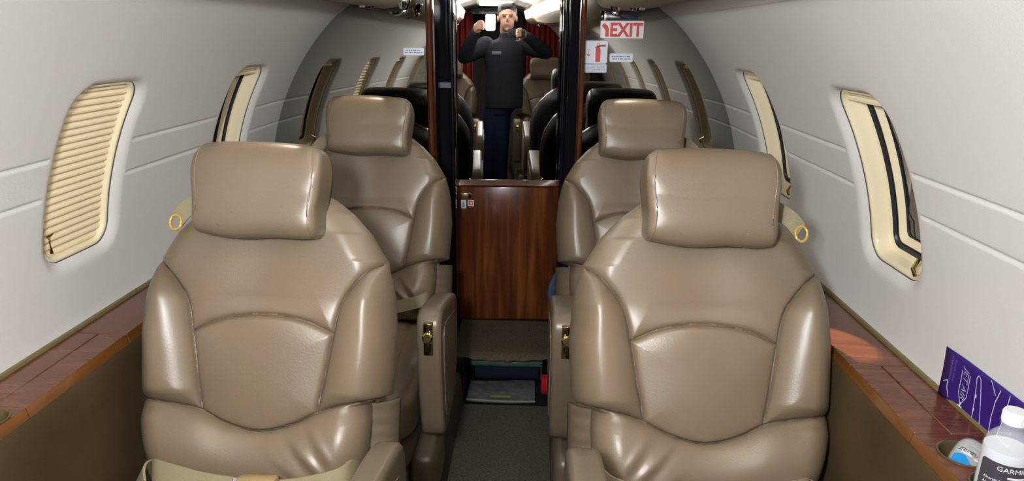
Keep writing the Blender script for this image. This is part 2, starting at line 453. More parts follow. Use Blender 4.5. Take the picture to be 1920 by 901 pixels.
# ------------------------------------------------------------------ ceiling and overhead panels
v, f = [], []
for j in range(2):
    for i in range(25):
        x = -.58 + 1.16 * i / 24; z = ZC + math.sqrt(RC * RC - x * x) - .006
        v.append((x, (Y0, Y1 + .4)[j], z))
for i in range(24): f.append((i, i + 1, 26 + i, 25 + i))
struct(mesh('ceiling', v, f, HEADLINER))
STRIP = emis('cove_light', (1., .97, .92), 8.)
for sd in (-1, 1):
    r = thing('overhead_panel', 'tan overhead service panel along the ceiling above the %s seats' % ('left' if sd < 0 else 'right'), 'panel', (sd * .42, .7, 1.58))
    pr = [(.566, 1.604), (.54, 1.594), (.42, 1.580), (.34, 1.592), (.305, 1.625), (.285, 1.700), (.300, 1.735), (.44, 1.664), (.55, 1.612)]
    b = MB(); b.prism([(sd * x - sd * .42, z - 1.58) for x, z in pr], -1.70, 1.815 if sd < 0 else 1.872, 'y', 0); b.done('housing', SOFFIT, r)
    b = MB(); pr = [(.303, 1.630), (.2845, 1.700), (.279, 1.698), (.297, 1.628)]
    b.prism([(sd * x - sd * .42, z - 1.58) for x, z in pr], -1.55, 1.74, 'y', .001, seg=1); b.done('light_strip', STRIP, r)
    for y in (2.40, -.25):
        M = Matrix.Translation((sd * (.33 if sd < 0 else .372) - sd * .42, y - .7, .018))
        b = MB(); b.lathe([(.0, -.036), (.009, -.036), (.011, -.031), (.010, -.025), (.016, -.020), (.018, -.010), (.023, -.003), (.023, .006)], 24, M=M)
        b.tube([(0, 0, -.036), (sd * .025, -.01, -.042), (sd * .036, -.012, -.043)], [.003, .002, .0035], 8, M=M); b.done('air_vent', CHROME, r)
        M = Matrix.Translation((sd * .43 - sd * .42, y - .7 - .1, .006))
        b = MB(); b.lathe([(.022, .0), (.025, -.004), (.023, -.010), (.018, -.012), (.016, -.006), (0.001, -.005)], 24, M=M); b.done('reading_light', CHROME, r)

cl = thing('ceiling_light', 'flat white lamp panel in the ceiling over the photographer', 'lamp', (0, -.45, 1.752))
b = MB(); b.box((-.16, -.42, 0), (.16, .42, .02), .006); b.done('frame', HEADLINER, cl)
b = MB(); b.box((-.14, -.40, -.006), (.14, .40, .002), .003); b.done('diffuser', emis('ceiling_lamp_glow', (1., .96, .88), 11.), cl)
# ------------------------------------------------------------------ mirrored bulkhead
def mirror_panel(side, Yp, normal, lab):
    prof = []
    xi = .278 if side < 0 else .270
    rr = .8735
    a0 = math.asin((.17 - ZC) / rr)
    a1 = math.acos(xi / rr)
    for k in range(41):
        a = a0 + (a1 - a0) * k / 40; prof.append((side * rr * math.cos(a), ZC + rr * math.sin(a)))
    prof.append((side * xi, .17))
    piv = Vector((side * .83, 0, 1.2))
    r = thing('mirror_panel', lab, 'mirror', (piv.x, Yp, piv.z))
    b = MB(); b.prism([(p[0] - piv.x, p[1] - piv.z) for p in prof], 0, .012, 'y')
    o = b.done('glass', MIRROR, r, smooth=False)
    n = Vector(normal).normalized(); r.rotation_euler = (math.asin(n.z), 0, -math.atan2(n.x, n.y))
    return r
mirror_panel(-1, 2.52, (.005, 1, -.011), 'smoked mirror covering the bulkhead behind the left rear seat')
mirror_panel(1, 2.575, (-.010, 1, -.010), 'smoked mirror on the bulkhead behind the right rear seat, with the exit sign')
# wood posts at the opening and black lacquered jambs
def post(x0, x1, name):
    w = x1 - x0; b = MB()
    pr = [(x0, 2.60), (x0, 2.535), (x0 + .2 * w, 2.527), (x0 + .5 * w, 2.524), (x0 + .8 * w, 2.527), (x1, 2.535), (x1, 2.60)]
    b.prism(pr, .14, 1.757, 'z'); return struct(b.done(name, WOOD_TRIM))
post(-.281, -.259, 'trim_4'); post(.267, .287, 'trim_5')
for sd, x0, x1, nm in ((-1, .30, .224, 'trim_6'), (1, .30, .218, 'trim_7')):
    xm = x1 + .026
    pr = [(sd * x0, 2.88), (sd * (xm + .006), 2.878), (sd * xm, 2.884), (sd * xm, 2.889), (sd * (xm - .003), 2.889), (sd * (x1 + .010), 2.876), (sd * (x1 + .005), 2.877), (sd * (x1 + .001), 2.881), (sd * x1, 2.888), (sd * x1, 2.97), (sd * x0, 2.97)]
    b = MB(); b.prism(pr, .21, 1.78, 'z'); struct(b.done(nm, LACQ))
    b = MB(); b.box((sd * .302 - .002, 2.60, .21), (sd * .302 + .002, 2.97, 1.76)); struct(b.done('trim_%d' % (9 + (sd + 1) // 2), LACQ, smooth=False))
b = MB(); b.box((-.9, 3.09, -.03), (.9, 3.12, 1.9)); struct(b.done('wall_rear', LACQ, smooth=False))
# door
door = struct(bpy.data.objects.new('door_1', None)); link(door); door.location = (-.006, 3.0, .213); door.rotation_euler = (R(.05), 0, R(2.23))
b = MB(); b.box((-.243, 0, 0), (.240, .03, .634), .003); b.done('wood_panel', WOOD_DOOR, door)
b = MB(); b.prism([(.028, .632), (-.010, .636), (-.014, .645), (-.010, .656), (-.004, .667), (.028, .667)], -.243, .240, 'x'); b.done('top_rail', WOOD_TRIM, door)
b = MB(); b.box((-.240, 0., .667), (.237, .02, 1.56)); b.done('door_mirror', MIRROR_C, door, smooth=False)
b = MB(); b.box((.198, -.0015, .13), (.235, .0, .133)); b.box((.198, -.0015, .02), (.235, .0, .023)); b.done('panel_seam', BRASS, door)
lt = MB(); lt.box((-.207, -.006, .575), (-.173, .0, .607), .002, 0)
lt.tube([(-.172 + .016 * math.cos(a) , -.006, .591 + .016 * math.sin(a)) for a in [R(x) for x in range(-90, 91, 15)]], .0028, 8, 0)
lt.done('latch', mat('bronze_latch', (.25, .19, .09), .3, .8), door)
lt = MB(); lt.lathe([(0, .004), (.006, .004), (.007, 0)], 16, M=Matrix.Translation((-.168, -.003, .591)) @ Matrix.Rotation(R(90), 4, 'X')); lt.done('latch_button', CHROME, door)

# ------------------------------------------------------------------ stickers and signs on the mirrors
def sticker(name, lab, cat, cx, y, cz, w, h, marks, base=STICK, depth=.0012, r=.004, group=None, rz=0.):
    t = thing(name, lab, cat, (cx, y, cz), (0, 0, rz), group)
    b = MB(); b.prism([(p[0], p[1]) for p in rrect(w / 2, h / 2, r, 4)], -depth, 0, 'y'); b.done('plate', base, t, smooth=False)
    marks(t, -depth)
    return t
def bars(t, y, w, rows, m=BLUEINK, name='print', h=.0028):
    b = MB()
    for z, frac in rows:
        x = -w * frac / 2
        while x < w * frac / 2 - .002:
            L = random.choice((.004, .006, .009, .012)); x1 = min(x + L, w * frac / 2)
            b.box((x, y - .0004, z - h / 2), (x1, y + .0002, z + h / 2)); x = x1 + .0022
    b.done(name, m, t, smooth=False)
def put_text(name, body, size, m, t, x, y, z, rx=90, **k):
    b = text_bm(body, size, **k)
    for vv in b.verts: vv.co.z += .0004
    mb = MB(); mb.merge(b, 0, Matrix.Translation((x, y, z)) @ Matrix.Rotation(R(rx), 4, 'X'))
    return mb.done(name, m, t, smooth=False)
def mk_exit(t, y):
    b = text_bm('EXIT', .066, .0005, space=.93)
    for v in b.verts: v.co.x *= 1.0; v.co.y *= 1.02
    mb = MB(); mb.merge(b, 0, Matrix.Translation((.020, y - .0006, -.001)) @ Matrix.Rotation(R(90), 4, 'X')); 
    o = mb.done('lettering', RED, t, smooth=False); return o
OV = (0, 0)
YR = 2.575
ex = thing('exit_sign', 'white EXIT sign with red letters and bent arrow on the right mirror', 'sign', (.416, YR - .002, 1.518))
b = MB(); b.prism([p for p in rrect(.0755, .030, .003, 3)], -.014, 0, 'y', .0015, seg=1); b.done('plate', mat('sign_white', (.72, .69, .70), .4), ex)
b = text_bm('EXIT', .066, .0006, space=1.02, offset=.0022)
xs = [v.co.x for v in b.verts]; ys = [v.co.y for v in b.verts]; x0, x1, y0, y1 = min(xs), max(xs), min(ys), max(ys)
for v in b.verts:
    v.co.x = -.043 + (v.co.x - x0) / (x1 - x0) * .115; v.co.y = -.0245 + (v.co.y - y0) / (y1 - y0) * .048
mb = MB(); mb.merge(b, 0, Matrix.Translation((0, -.0143, 0)) @ Matrix.Rotation(R(90), 4, 'X'))
bold = []
for v in mb.bm.verts: pass
o = mb.done('lettering', RED, ex, smooth=False)
b = MB()
b.prism([(-.073, .013), (-.061, .0255), (-.062, .019), (-.052, .012), (-.0475, .0), (-.0475, -.0245), (-.060, -.0245), (-.060, -.004), (-.063, .004), (-.064, .001)], -.0152, -.0140, 'y'); b.done('arrow', RED, ex, smooth=False)
bx = thing('sign_light_box', 'small dark box mounted just above the EXIT sign', 'box', (.412, YR - .001, 1.562))
b = MB(); b.box((-.056, -.03, -.011), (.056, 0, .011), .002); b.done('housing', DKBOX, bx); b = MB(); b.box((-.058, -.031, -.0115), (-.055, 0, .0115), .001); b.done('end_cap', CHROME, bx)
def mk_ext(t, y):
    b = MB()
    b.prism([(-.001 + .0, -.034), (.016, -.034), (.0165, .010), (.012, .017), (.0075, .018), (.003, .017), (-.001, .010)], y - .0005, y + .0002, 'y')
    b.prism([(.005, .018), (.010, .018), (.010, .024), (.034, .026), (.034, .018), (.012, .021), (.008, .023), (.003, .022), (-.004, .016), (-.002, .013), (.004, .019)][::-1], y - .0006, y + .0002, 'y')
    b.tube([(.0075 + .0045 * math.cos(a), y, .0265 + .0045 * math.sin(a)) for a in [2 * PI * k / 12 for k in range(12)]], .001, 6, closed=True)
    b.done('extinguisher_symbol', RED, t, smooth=False)
    b = MB(); b.prism([(-.0275, .012), (-.0255, .012), (-.0255, -.010), (-.020, -.004), (-.019, -.007), (-.0265, -.0165), (-.034, -.007), (-.033, -.004), (-.0275, -.010)], y - .0005, y + .0002, 'y'); b.done('arrow', RED, t, smooth=False)
sticker('extinguisher_sticker', 'square white sticker with red fire extinguisher symbol and down arrow', 'sticker', .327, YR - .0035, 1.4400, .082, .080, mk_ext, r=.008)
def mk_dnb(t, y):
    put_text('lettering', 'DO NOT BLOCK\nVENTS BEHIND SEAT', .0086, BLUEINK, t, 0, y, 0)
    b = MB(); b.tube([(p[0], y, p[1]) for p in rrect(.0395, .0135, .004, 4)], .0007, 5, closed=True); b.done('border', BLUEINK, t)
sticker('vent_warning_sticker', 'white two line text sticker directly under the extinguisher sticker', 'sticker', .328, YR - .0035, 1.3835, .081, .031, mk_dnb, r=.005)
sticker('placard', 'small white text placard on the right mirror below the EXIT sign', 'placard', .418, YR - .0035, 1.4215, .083, .030, lambda t, y: bars(t, y, .075, ((.004, .92), (-.004, .86)), h=.0032), r=.005)
sticker('placard', 'small white text placard on the left mirror beside the wood post', 'placard', -.322, 2.52 - .0015, 1.437, .073, .025, lambda t, y: bars(t, y, .066, ((.004, .8), (-.0035, .95)), h=.0032), r=.004)
def mk_bl(t, y): bars(t, y, .030, ((.003, .9), (-.003, .9)), h=.0024)
sticker('clear_sticker', 'faint bluish text strip stuck on the black panel left of the door mirror', 'sticker', -.262, 2.8775, 1.296, .052, .022, mk_bl, base=mat('film', (.10, .12, .16), .25), r=.002)
cv = math.cos(R(2.23)); sv = math.sin(R(2.23))
def on_door(x, z): return (-.006 + x * cv, 3.0 + x * sv - .001, .213 + z)
def mk_green(t, y):
    b = MB(); b.prism([(-.004, -.003), (.004, -.003), (.004, .003), (0, .012), (-.004, .003)], y - .0004, y + .0002, 'y'); b.prism([(-.005, -.014), (.005, -.014), (.005, -.006), (-.005, -.006)], y - .0004, y + .0002, 'y'); b.done('symbol', GREENINK, t, smooth=False)
p = on_door(-.196, .556); sticker('oxygen_sticker', 'tall white sticker with green figure below the door latch', 'sticker', p[0], p[1], p[2], .023, .040, mk_green, rz=R(2.23), r=.003)
def mk_cross(t, y):
    b = MB(); b.box((-.010, y - .0004, -.009), (.010, y + .0002, .009)); b.done('red_field', RED, t, smooth=False)
    b = MB(); b.box((-.0055, y - .0008, -.002), (.0055, y, .002)); b.box((-.002, y - .0008, -.0055), (.002, y, .0055)); b.done('white_cross', WHITE, t, smooth=False)
p = on_door(-.163, .560); sticker('first_aid_sticker', 'small red sticker with white cross below the door latch', 'sticker', p[0], p[1], p[2], .028, .028, mk_cross, rz=R(2.23), r=.003)

# ------------------------------------------------------------------ seats
LEAN = R(20); ZB = .44            # cushion/back junction above the raised floor (floor at .138)
def BK(u, t, w):                  # back-plane coordinates -> seat local
    return (u, t * math.sin(LEAN) - w * math.cos(LEAN), ZB + t * math.cos(LEAN) + w * math.sin(LEAN))
T_HW = [0, .04, .10, .150, .188, .196, .204, .25, .33, .41, .45, .488, .545, .59, .62, .64, .650, .654]
HW_I = [.205, .214, .224, .226, .222, .240, .264, .268, .272, .265, .257, .245, .210, .168, .128, .088, .050, .010]
HW_O = [.215, .228, .246, .260, .266, .267, .268, .269, .272, .265, .257, .245, .210, .168, .128, .088, .050, .010]
BSEAM = [(.256, .492), (.235, .478), (.206, .458), (.166, .404), (.149, .335), (.134, .248), (.120, .173)]
ARCH = [(-.149, .335), (-.085, .361), (0, .372), (.085, .361), (.149, .335)]
LOW = [(-.270, .187), (-.228, .192), (-.17, .184), (-.12, .172), (-.066, .147), (0, .133), (.066, .147), (.12, .172), (.17, .190), (.222, .199), (.275, .203)]
def segd(U, T, poly):
    d = np.full(U.shape, 9.)
    for (a, b), (c, e) in zip(poly, poly[1:]):
        dx, dy = c - a, e - b; L = dx * dx + dy * dy + 1e-12
        k = np.clip(((U - a) * dx + (T - b) * dy) / L, 0, 1)
        d = np.minimum(d, np.hypot(U - a - k * dx, T - b - k * dy))
    return d
def sm(x): x = np.clip(x, 0, 1); return x * x * (3 - 2 * x)
def back_grid(NU, NT, t0=0., grow=0.):
    ts = np.concatenate([np.linspace(t0, .6, int(NT * .85), endpoint=False), .6 + .054 * np.sin(np.linspace(0, PI / 2, NT - int(NT * .85)))])
    ss = np.sin(np.linspace(-PI / 2, PI / 2, NU)) * .35 + np.linspace(-1, 1, NU) * .65
    hi = np.interp(ts, T_HW, HW_I) + grow; ho = np.interp(ts, T_HW, HW_O) + grow
    Tm, Sm = np.meshgrid(ts, ss, indexing='ij')
    HW = np.where(Sm > 0, hi[:, None], ho[:, None]); U = Sm * HW
    return ts, Tm, U, HW
def grid_faces(nr, nc, flip=False):
    f = []
    for i in range(nr - 1):
        for j in range(nc - 1):
            a = i * nc + j; q = (a, a + 1, a + nc + 1, a + nc); f.append(q[::-1] if flip else q)
    return f
def make_backrest(sg, parent):
    NU, NT = 290, 330
    ts, T, U, HW = back_grid(NU, NT)
    dh = np.gradient(np.interp(ts, T_HW, HW_O), ts); c = 1 / np.sqrt(1 + dh ** 2)
    e = (HW - np.abs(U)) * c[:, None]
    Rr = .060
    w = .072 * np.sqrt(np.clip(1 - (1 - np.clip(e / Rr, 0, 1)) ** 2, 0, 1))
    bl = [(a, b) for a, b in catmull(BSEAM, 6)]; brm = [(-a, b) for a, b in bl]
    d = np.minimum.reduce([segd(U, T, bl), segd(U, T, brm), segd(U, T, catmull(ARCH, 6)), segd(U, T, catmull(LOW, 6))])
    w += .009 * (1 - np.exp(-d / .026)) - .0058 * np.exp(-(d / .0021) ** 2) - .003 * np.exp(-(d / .006) ** 2)
    tb = [b for a, b in bl][::-1]; ub = [a for a, b in bl][::-1]
    UB = np.interp(T, tb, ub); q = np.clip((np.abs(U) - UB) / np.maximum(HW - UB, .055), 0, 1)
    inb = (np.abs(U) > UB) & (T > .17) & (T < .492)
    w += np.where(inb, .030 * np.sin(PI * q) ** .8 * sm((.50 - T) / .10) * sm((T - .17) / .05), 0)
    lowt = np.interp(U, [p[0] for p in catmull(LOW, 6)], [p[1] for p in catmull(LOW, 6)])
    k = np.clip(T / lowt, 0, 1)
    w += np.where(T < lowt, .034 * np.sin(PI * k) ** .8 * (1 - .35 * np.exp(-(U / .1) ** 2)), 0)
    lum = (np.abs(U) < UB) & (T > lowt) & (T < np.interp(U, [p[0] for p in catmull(ARCH, 6)], [p[1] for p in catmull(ARCH, 6)]))
    w += np.where(lum, .006 * np.cos(np.clip(U / .15, -1, 1) * PI / 2), 0)
    # upper panel: hollow towards the middle, shoulders forward
    up = (T > .36) & (np.abs(U) < UB)
    w += np.where(T > .36, -.012 * np.exp(-((np.abs(U)) / .12) ** 2) * sm((T - .36) / .05) * sm((.62 - T) / .08), 0)
    # creases in the lower panel
    for (cx, cy, ang, L, a) in ((.125, .075, 2.35, .07, .0035), (.15, .10, 2.2, .06, .0025), (.10, .045, 2.5, .05, .003), (-.19, .06, .5, .04, .002), (-.215, .165, .2, .03, .002)):
        x = (U - cx) * math.cos(ang) + (T - cy) * math.sin(ang); y = -(U - cx) * math.sin(ang) + (T - cy) * math.cos(ang)
        w += a * np.exp(-(x / L) ** 2) * (np.exp(-(y / .010) ** 2) - .8 * np.exp(-((y - .016) / .010) ** 2))
    w += .0010 * np.sin(31 * U + 17 * T) * np.sin(23 * T - 12 * U)
    w -= .05
    v = [BK(sg * u, t, ww) for u, t, ww in zip(U.ravel(), T.ravel(), w.ravel())]
    o = mesh('backrest', v, grid_faces(len(ts), NU, sg < 0), LEATHER, parent)
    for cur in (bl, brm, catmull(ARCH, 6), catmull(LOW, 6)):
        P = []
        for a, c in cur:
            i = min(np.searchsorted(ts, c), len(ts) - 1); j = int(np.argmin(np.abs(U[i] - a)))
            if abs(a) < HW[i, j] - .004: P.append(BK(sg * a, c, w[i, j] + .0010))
        m = MB(); m.tube(P, .0013, 6); m.done('seam_shade', SEAM_SHADE, o)  # thin dark tube laid in each seam groove as its crease shade
    return o
def make_shell(sg, parent):
    NU, NT = 60, 80
    ts, T, U, HW = back_grid(NU, NT, -.06, -.001)
    dh = np.gradient(np.interp(ts, T_HW, HW_O), ts); c = 1 / np.sqrt(1 + dh ** 2)
    e = (HW - np.abs(U)) * c[:, None]
    w = -.046 - .075 * np.sqrt(np.clip(1 - (1 - np.clip(e / .07, 0, 1)) ** 2, 0, 1))
    d = np.abs(np.abs(U) - .19); w += .006 * np.exp(-(d / .004) ** 2) * (T < .56)
    v = [BK(sg * u, t, ww) for u, t, ww in zip(U.ravel(), T.ravel(), w.ravel())]
    n = len(v); f = grid_faces(len(ts), NU, sg > 0)
    # front closing sheet just behind the leather
    v += [BK(sg * u, t, -.047) for u, t in zip(U.ravel(), T.ravel())]
    f += [tuple(i + n for i in q)[::-1] for q in grid_faces(len(ts), NU, sg > 0)]
    return mesh('back_shell', v, f, CHARCOAL, parent)
def make_headrest(sg, parent):
    hw, hh, hd = .138, .099, .060
    def fn(q):
        x, y, z = q                         # x across, y depth (front = -), z height
        k = x / hw
        z2 = z * (1 - .05 * k * k) + .002 * math.sin(40 * x) * (1 if z < 0 else 0)
        x2 = x * (1 + .08 * (-z / hh) * .5) + .006 * math.sin(PI * z / hh) * (1 if abs(k) > .5 else 0) * (1 if k > 0 else -1)
        if z < 0 and y < 0: y -= .010 * (-z / hh)      # fuller at the bottom of the front
        if x * sg > .10: z2 += .0008 * math.sin(z * 90) * (x * sg - .10) / .04; y += .0014 * math.sin(z * 110 + 1) * (x * sg - .10) / .04
        y += .0012 * math.sin(24 * x + 15 * z) * math.cos(23 * z - 10 * x)
        return np.array((x2, y, z2))
    b = MB(); bb = bmesh.new(); bmesh.ops.create_cube(bb, size=2); bmesh.ops.subdivide_edges(bb, edges=bb.edges[:], cuts=52, use_grid_fill=True)
    for vv in bb.verts:
        x, y, z = vv.co; k = (abs(x) ** 9 + (abs(y) ** 3.4 + abs(z) ** 3.4) ** (9 / 3.4)) ** (1 / 9)
        vv.co = Vector(fn(np.array((x / k * hw, y / k * hd, z / k * hh))))
    b.merge(bb)
    for f in b.bm.faces:
        c = f.calc_center_median()
        if c.y > hd * .55 or (c.y > hd * .1 and c.z > hh * .9): f.material_index = 1
    p = BK(0, .630, .050)
    o = b.done('headrest', [LEATHER, CHARCOAL], parent); o.location = p; o.rotation_euler = (-LEAN * .8, R(1.2), 0)
    # piping cords on both end seams and support posts
    for sgn in (-1, 1):
        m = MB(); L = []
        for k in range(48):
            a = 2 * PI * k / 48; cy, sz = math.cos(a), math.sin(a); xx = sgn * .1225
            q = (1 - (abs(xx) / hw) ** 9) ** (1 / 9) / (abs(cy) ** 3.4 + abs(sz) ** 3.4) ** (1 / 3.4)
            L.append(tuple(fn(np.array((xx, q * cy * hd, q * sz * hh)))))
        m.tube(L, .0016, 6, closed=True); m.done('piping', LEATHER, o)
    return o
def make_seat(sg, name, label, arm=(.255, .335), belts=True):
    r = thing(name, label, 'seat')
    make_backrest(sg, r); make_shell(sg, r); make_headrest(sg, r)
    # cushion
    def fn(q):
        x, y, z = q
        if z > 0: z += .012 * math.cos(x / .24 * PI / 2) - .010 * (abs(x) < .15) * 0
        z -= .010 * math.exp(-((abs(x) - .15) / .006) ** 2) * (z > 0)
        return np.array((x, y, z))
    b = MB(); b.soft((0, -.255, .355), (.238, .262, .085), 6, 34, 0, None, fn); b.done('seat_cushion', LEATHER, r)
    b = MB(); b.soft((0, -.24, .225), (.215, .235, .075), 8, 8); b.done('cushion_frame', LEATHER_D, r)
    # base
    prof = [(-.40, 0), (-.36, .06), (-.34, .165), (-.05, .165), (.02, .06), (.04, 0)]
    b = MB(); b.prism(prof, -.19, .19, 'x', .02); 
    b.soft((sg * .235, -.27, .085), (.045, .11, .085), 4, 8); b.done('seat_base', LEATHER_D, r)
    # pleated gusset on the aisle side of the back
    v, f = [], []
    for j in range(41):
        t = -.06 + .245 * j / 40
        for i in range(9):
            a = i / 8; u = .19 + .074 * math.sin(a * PI / 2); w = -.05 - .085 * (1 - math.cos(a * PI / 2)) + .018 + .0016 * math.sin(j * 1.3 + 2 * a) * math.sin(a * PI)
            v.append(BK(sg * u, t, w))
    f = grid_faces(41, 9, sg < 0); o = mesh('side_gusset', v, f, LEATHER_D, r); sd = o.modifiers.new('t', 'SOLIDIFY'); sd.thickness = .01; sd.offset = 0
    # armrest: deep slab with rounded front and inset aisle panel
    a0, a1 = arm
    prof = [(q[0], q[1]) for q in catmull([(-.455, .30), (-.475, .42), (-.485, .54), (-.478, .628), (-.45, .656), (-.40, .655), (-.28, .628), (-.17, .602), (-.122, .578), (-.105, .52), (-.115, .42), (-.16, .32), (-.23, .278), (-.38, .268), (-.435, .278)], 4)]
    x0, x1 = sorted((sg * a0, sg * a1))
    b = MB(); b.prism(prof, x0, x1, 'x', .014, seg=4); ar = b.done('armrest', LEATHER_D, r)
    ins = [(-.295 + (q[0] + .295) * .74, .45 + (q[1] - .455) * .74) for q in prof]
    b = MB(); b.prism(ins, min(sg * a1, sg * (a1 + .002)), max(sg * a1, sg * (a1 + .002)), 'x', 0); b.done('inset_panel', LEATHER, ar)
    xm = sg * (a0 + a1) / 2
    b = MB(); b.box((xm - .0125, -.489, 0.548), (xm + .0125, -.470, 0.638), .002, 0); b.box((xm - .003, -.4900, 0.572), (xm + .003, -.475, 0.632), 0, 1)
    b.box((xm - .009, -.4915, 0.560), (xm - .004, -.48, 0.586), .001, 0); b.box((xm + .004, -.4915, 0.560), (xm + .009, -.48, 0.586), .001, 0)
    M = Matrix.Translation((xm, -.494, 0.602)) @ Matrix.Rotation(R(75), 4, 'X')
    b.lathe([(0, .012), (.010, .012), (.0145, .007), (.0145, .002), (.010, -.004), (0, -.004)], 20, 0, M); b.done('latch', [BRASS, BLACK], ar)
    if belts:
        # shoulder strap over the wall-side shoulder with a metal loop
        dr = lambda du, dt: Vector(BK(-sg * du, dt, 0)) - Vector(BK(0, 0, 0))
        W = dr(.57, .82).normalized()
        b = MB(); P = catmull([BK(-sg * .130, .640, -.075), BK(-sg * .150, .622, -.030), BK(-sg * .165, .605, .000), BK(-sg * .182, .588, .012), BK(-sg * .198, .568, .010)], 5)
        b.ribbon([(p, W) for p in P], .036, .0022)
        st = b.done('shoulder_strap', BELT, r)
        ax = dr(.65, -.76).normalized(); c = Vector(BK(-sg * .200, .562, .014)); b = MB()
        Lp = [c + ax * (.014 * math.cos(a)) + W * (.014 * math.sin(a)) for a in [2 * PI * k / 20 for k in range(20)]]
        b.tube(Lp, .0032, 8, closed=True); b.done('strap_loop', LOOP, st)
        # lap belt lying across the rear of the cushion
        b = MB()
        P = catmull([(-sg * .185, .02, .47), (-sg * .190, -.035, .510), (-sg * .180, -.060, .530), (-sg * .14, -.072, .528), (-sg * .07, -.078, .514), (sg * .01, -.080, .504)], 6)
        b.ribbon([(p, (0, .30, .95)) for p in P], .048, .0022)
        P = catmull([(-sg * .202, -.01, .500), (-sg * .202, -.065, .528), (-sg * .185, -.105, .518), (-sg * .14, -.16, .480)], 6)
        b.ribbon([(p, (sg * .45, .10, .85)) for p in P], .050, .0022)
        P = catmull([(sg * .215, .02, .48), (sg * .212, -.045, .535), (sg * .19, -.075, .535), (sg * .13, -.082, .520), (sg * .07, -.085, .512)], 6)
        b.ribbon([(p, (0, .25, .95)) for p in P], .040, .0022)
        lb = b.done('lap_belt', BELT, r)
        b = MB(); b.box((-.038, -.014, -.028), (.040, .016, .028), .008, M=Matrix.Translation((sg * .040, -.098, .520)) @ Matrix.Rotation(R(-12), 4, 'X')); b.done('buckle', BELT2, lb)
        b = MB(); b.box((-.014, -.006, -.02), (.014, .006, .02), .003, M=Matrix.Translation((-sg * .0, -.088, .516)) @ Matrix.Rotation(R(-40), 4, 'X')); b.done('tongue', CHROME, lb)
    return r
ZF = .138
seatL = make_seat(1, 'cabin_chair', 'tan leather seat in the left foreground, nearest the camera on the left', (.250, .316))
seatL.location = (-.443, 1.205, ZF)
seatR = make_seat(-1, 'cabin_chair', 'tan leather seat in the right foreground, nearest the camera on the right', (.218, .295))
seatR.location = (.469, 1.205, ZF)
def dup(src, loc, rz, lab, group=None):
    c = copy_tree(src); c.location = loc; c.rotation_euler = (0, 0, rz); c['label'] = lab
    return c
dup(seatL, (-.437, 2.13, ZF), 0, 'tan leather seat against the mirrored bulkhead, behind the left foreground seat')
dup(seatR, (.464, 2.13, ZF), 0, 'tan leather seat against the mirrored bulkhead, behind the right foreground seat')
dup(seatR, (-.437, -.41, ZF), PI, 'tan leather seat facing the mirror, reflected at the photographer\'s left-hand side')
dup(seatL, (.464, -.41, ZF), PI, 'tan leather seat facing the mirror, reflected at the photographer\'s right-hand side')
for o in (seatL, seatR):          # the front pair: armrests raised, head cushions set a little lower
    for c in o.children:
        if c.name.startswith('armrest'): k = .80; c.location.z += .07; c.scale.x = k; c.location.x += .283 * (1 - k) + .024 if o is seatL else -.2565 * (1 - k)
        if c.name.startswith('headrest'): c.location.z -= .002; c.scale.x = .94
for o in S.objects:
    if o.type == 'EMPTY' and o.name.startswith('cabin_chair'): o['group'] = 'tan leather cabin seats'

for o in S.objects:
    if o.name.startswith('headrest') and o.parent and o.parent.location.y > 2: o.location.z += .013
# ------------------------------------------------------------------ things on the right ledge
# water bottle
bt = thing('water_bottle', 'clear water bottle with white cap and dark grey label on the right ledge', 'bottle', (.799, .880, .829))
GLASS = mat('clear_plastic', (.93, .96, .98), .04, 0, .5, Alpha=.22)
WATER = mat('cloudy_water', (.66, .70, .76), .12, 0, .5)
b = MB(); b.lathe([(0, .002), (.024, .0), (.0285, .004), (.030, .012), (.0305, .06), (.0302, .102), (.0305, .106), (.0298, .116), (.0262, .128), (.0195, .137), (.0145, .142), (.0135, .147), (.0150, .149), (.0150, .1515), (.0128, .153), (.0125, .160), (.0, .1605)], 48)
b.done('bottle_body', GLASS, bt)
b = MB(); b.lathe([(0, .004), (.023, .003), (.0278, .007), (.0292, .013), (.0296, .06), (.0293, .102), (.0295, .107), (.0288, .115), (0, .1152)], 48); b.done('water', WATER, bt)
b = MB(); pr = [(.0148, .1535), (.0152, .155), (.0152, .170), (.0140, .1725), (0, .173)]
b.lathe([(0, .1535)] + pr, 40)
for k in range(40):
    a = 2 * PI * k / 40; b.box((.0148, -.0005, .1555), (.0157, .0005, .169), 0, M=Matrix.Rotation(a, 4, 'Z'))
b.done('cap', WHITE, bt)
LABELM = mat('label_grey', (.050, .045, .062), .45)
def wrap(bm_, rad, a_c):           # wrap a flat x,y mesh round the bottle at angle a_c
    for v in bm_.verts:
        a = a_c + v.co.x / rad; rr = rad + v.co.z; y = v.co.y
        v.co = Vector((rr * math.cos(a), rr * math.sin(a), y))
    return bm_
ang = R(-117)
lbm = bmesh.new(); N = 24
L = []
for i in range(N + 1):
    x = -.034 + .068 * i / N; L.append([lbm.verts.new((x, .030, .0006)), lbm.verts.new((x, .1015 - .004 * max(0, abs(x) - .030) / .004, .0006))])
for A, B in zip(L, L[1:]): lbm.faces.new((A[0], B[0], B[1], A[1]))
wrap(lbm, .0308, ang); m = MB(); m.merge(lbm, 0); m.done('label', LABELM, bt)
m = MB()
def lab_text(body, size, x, y, **k):
    t = text_bm(body, size, .0001, 'LEFT', **k); bmesh.ops.triangulate(t, faces=t.faces[:])
    for v in t.verts: v.co.x += x; v.co.y += y; v.co.z += .0011
    wrap(t, .0308, ang); m.merge(t, 0)
lab_text('GARMIN', .0102, -.012, .0935)
bb = bmesh.new(); bmesh.ops.create_grid(bb, x_segments=8, y_segments=1, size=.5)
for v in bb.verts: v.co = Vector((v.co.x * .024 + .014, v.co.y * .0032 + .0822, .0010))
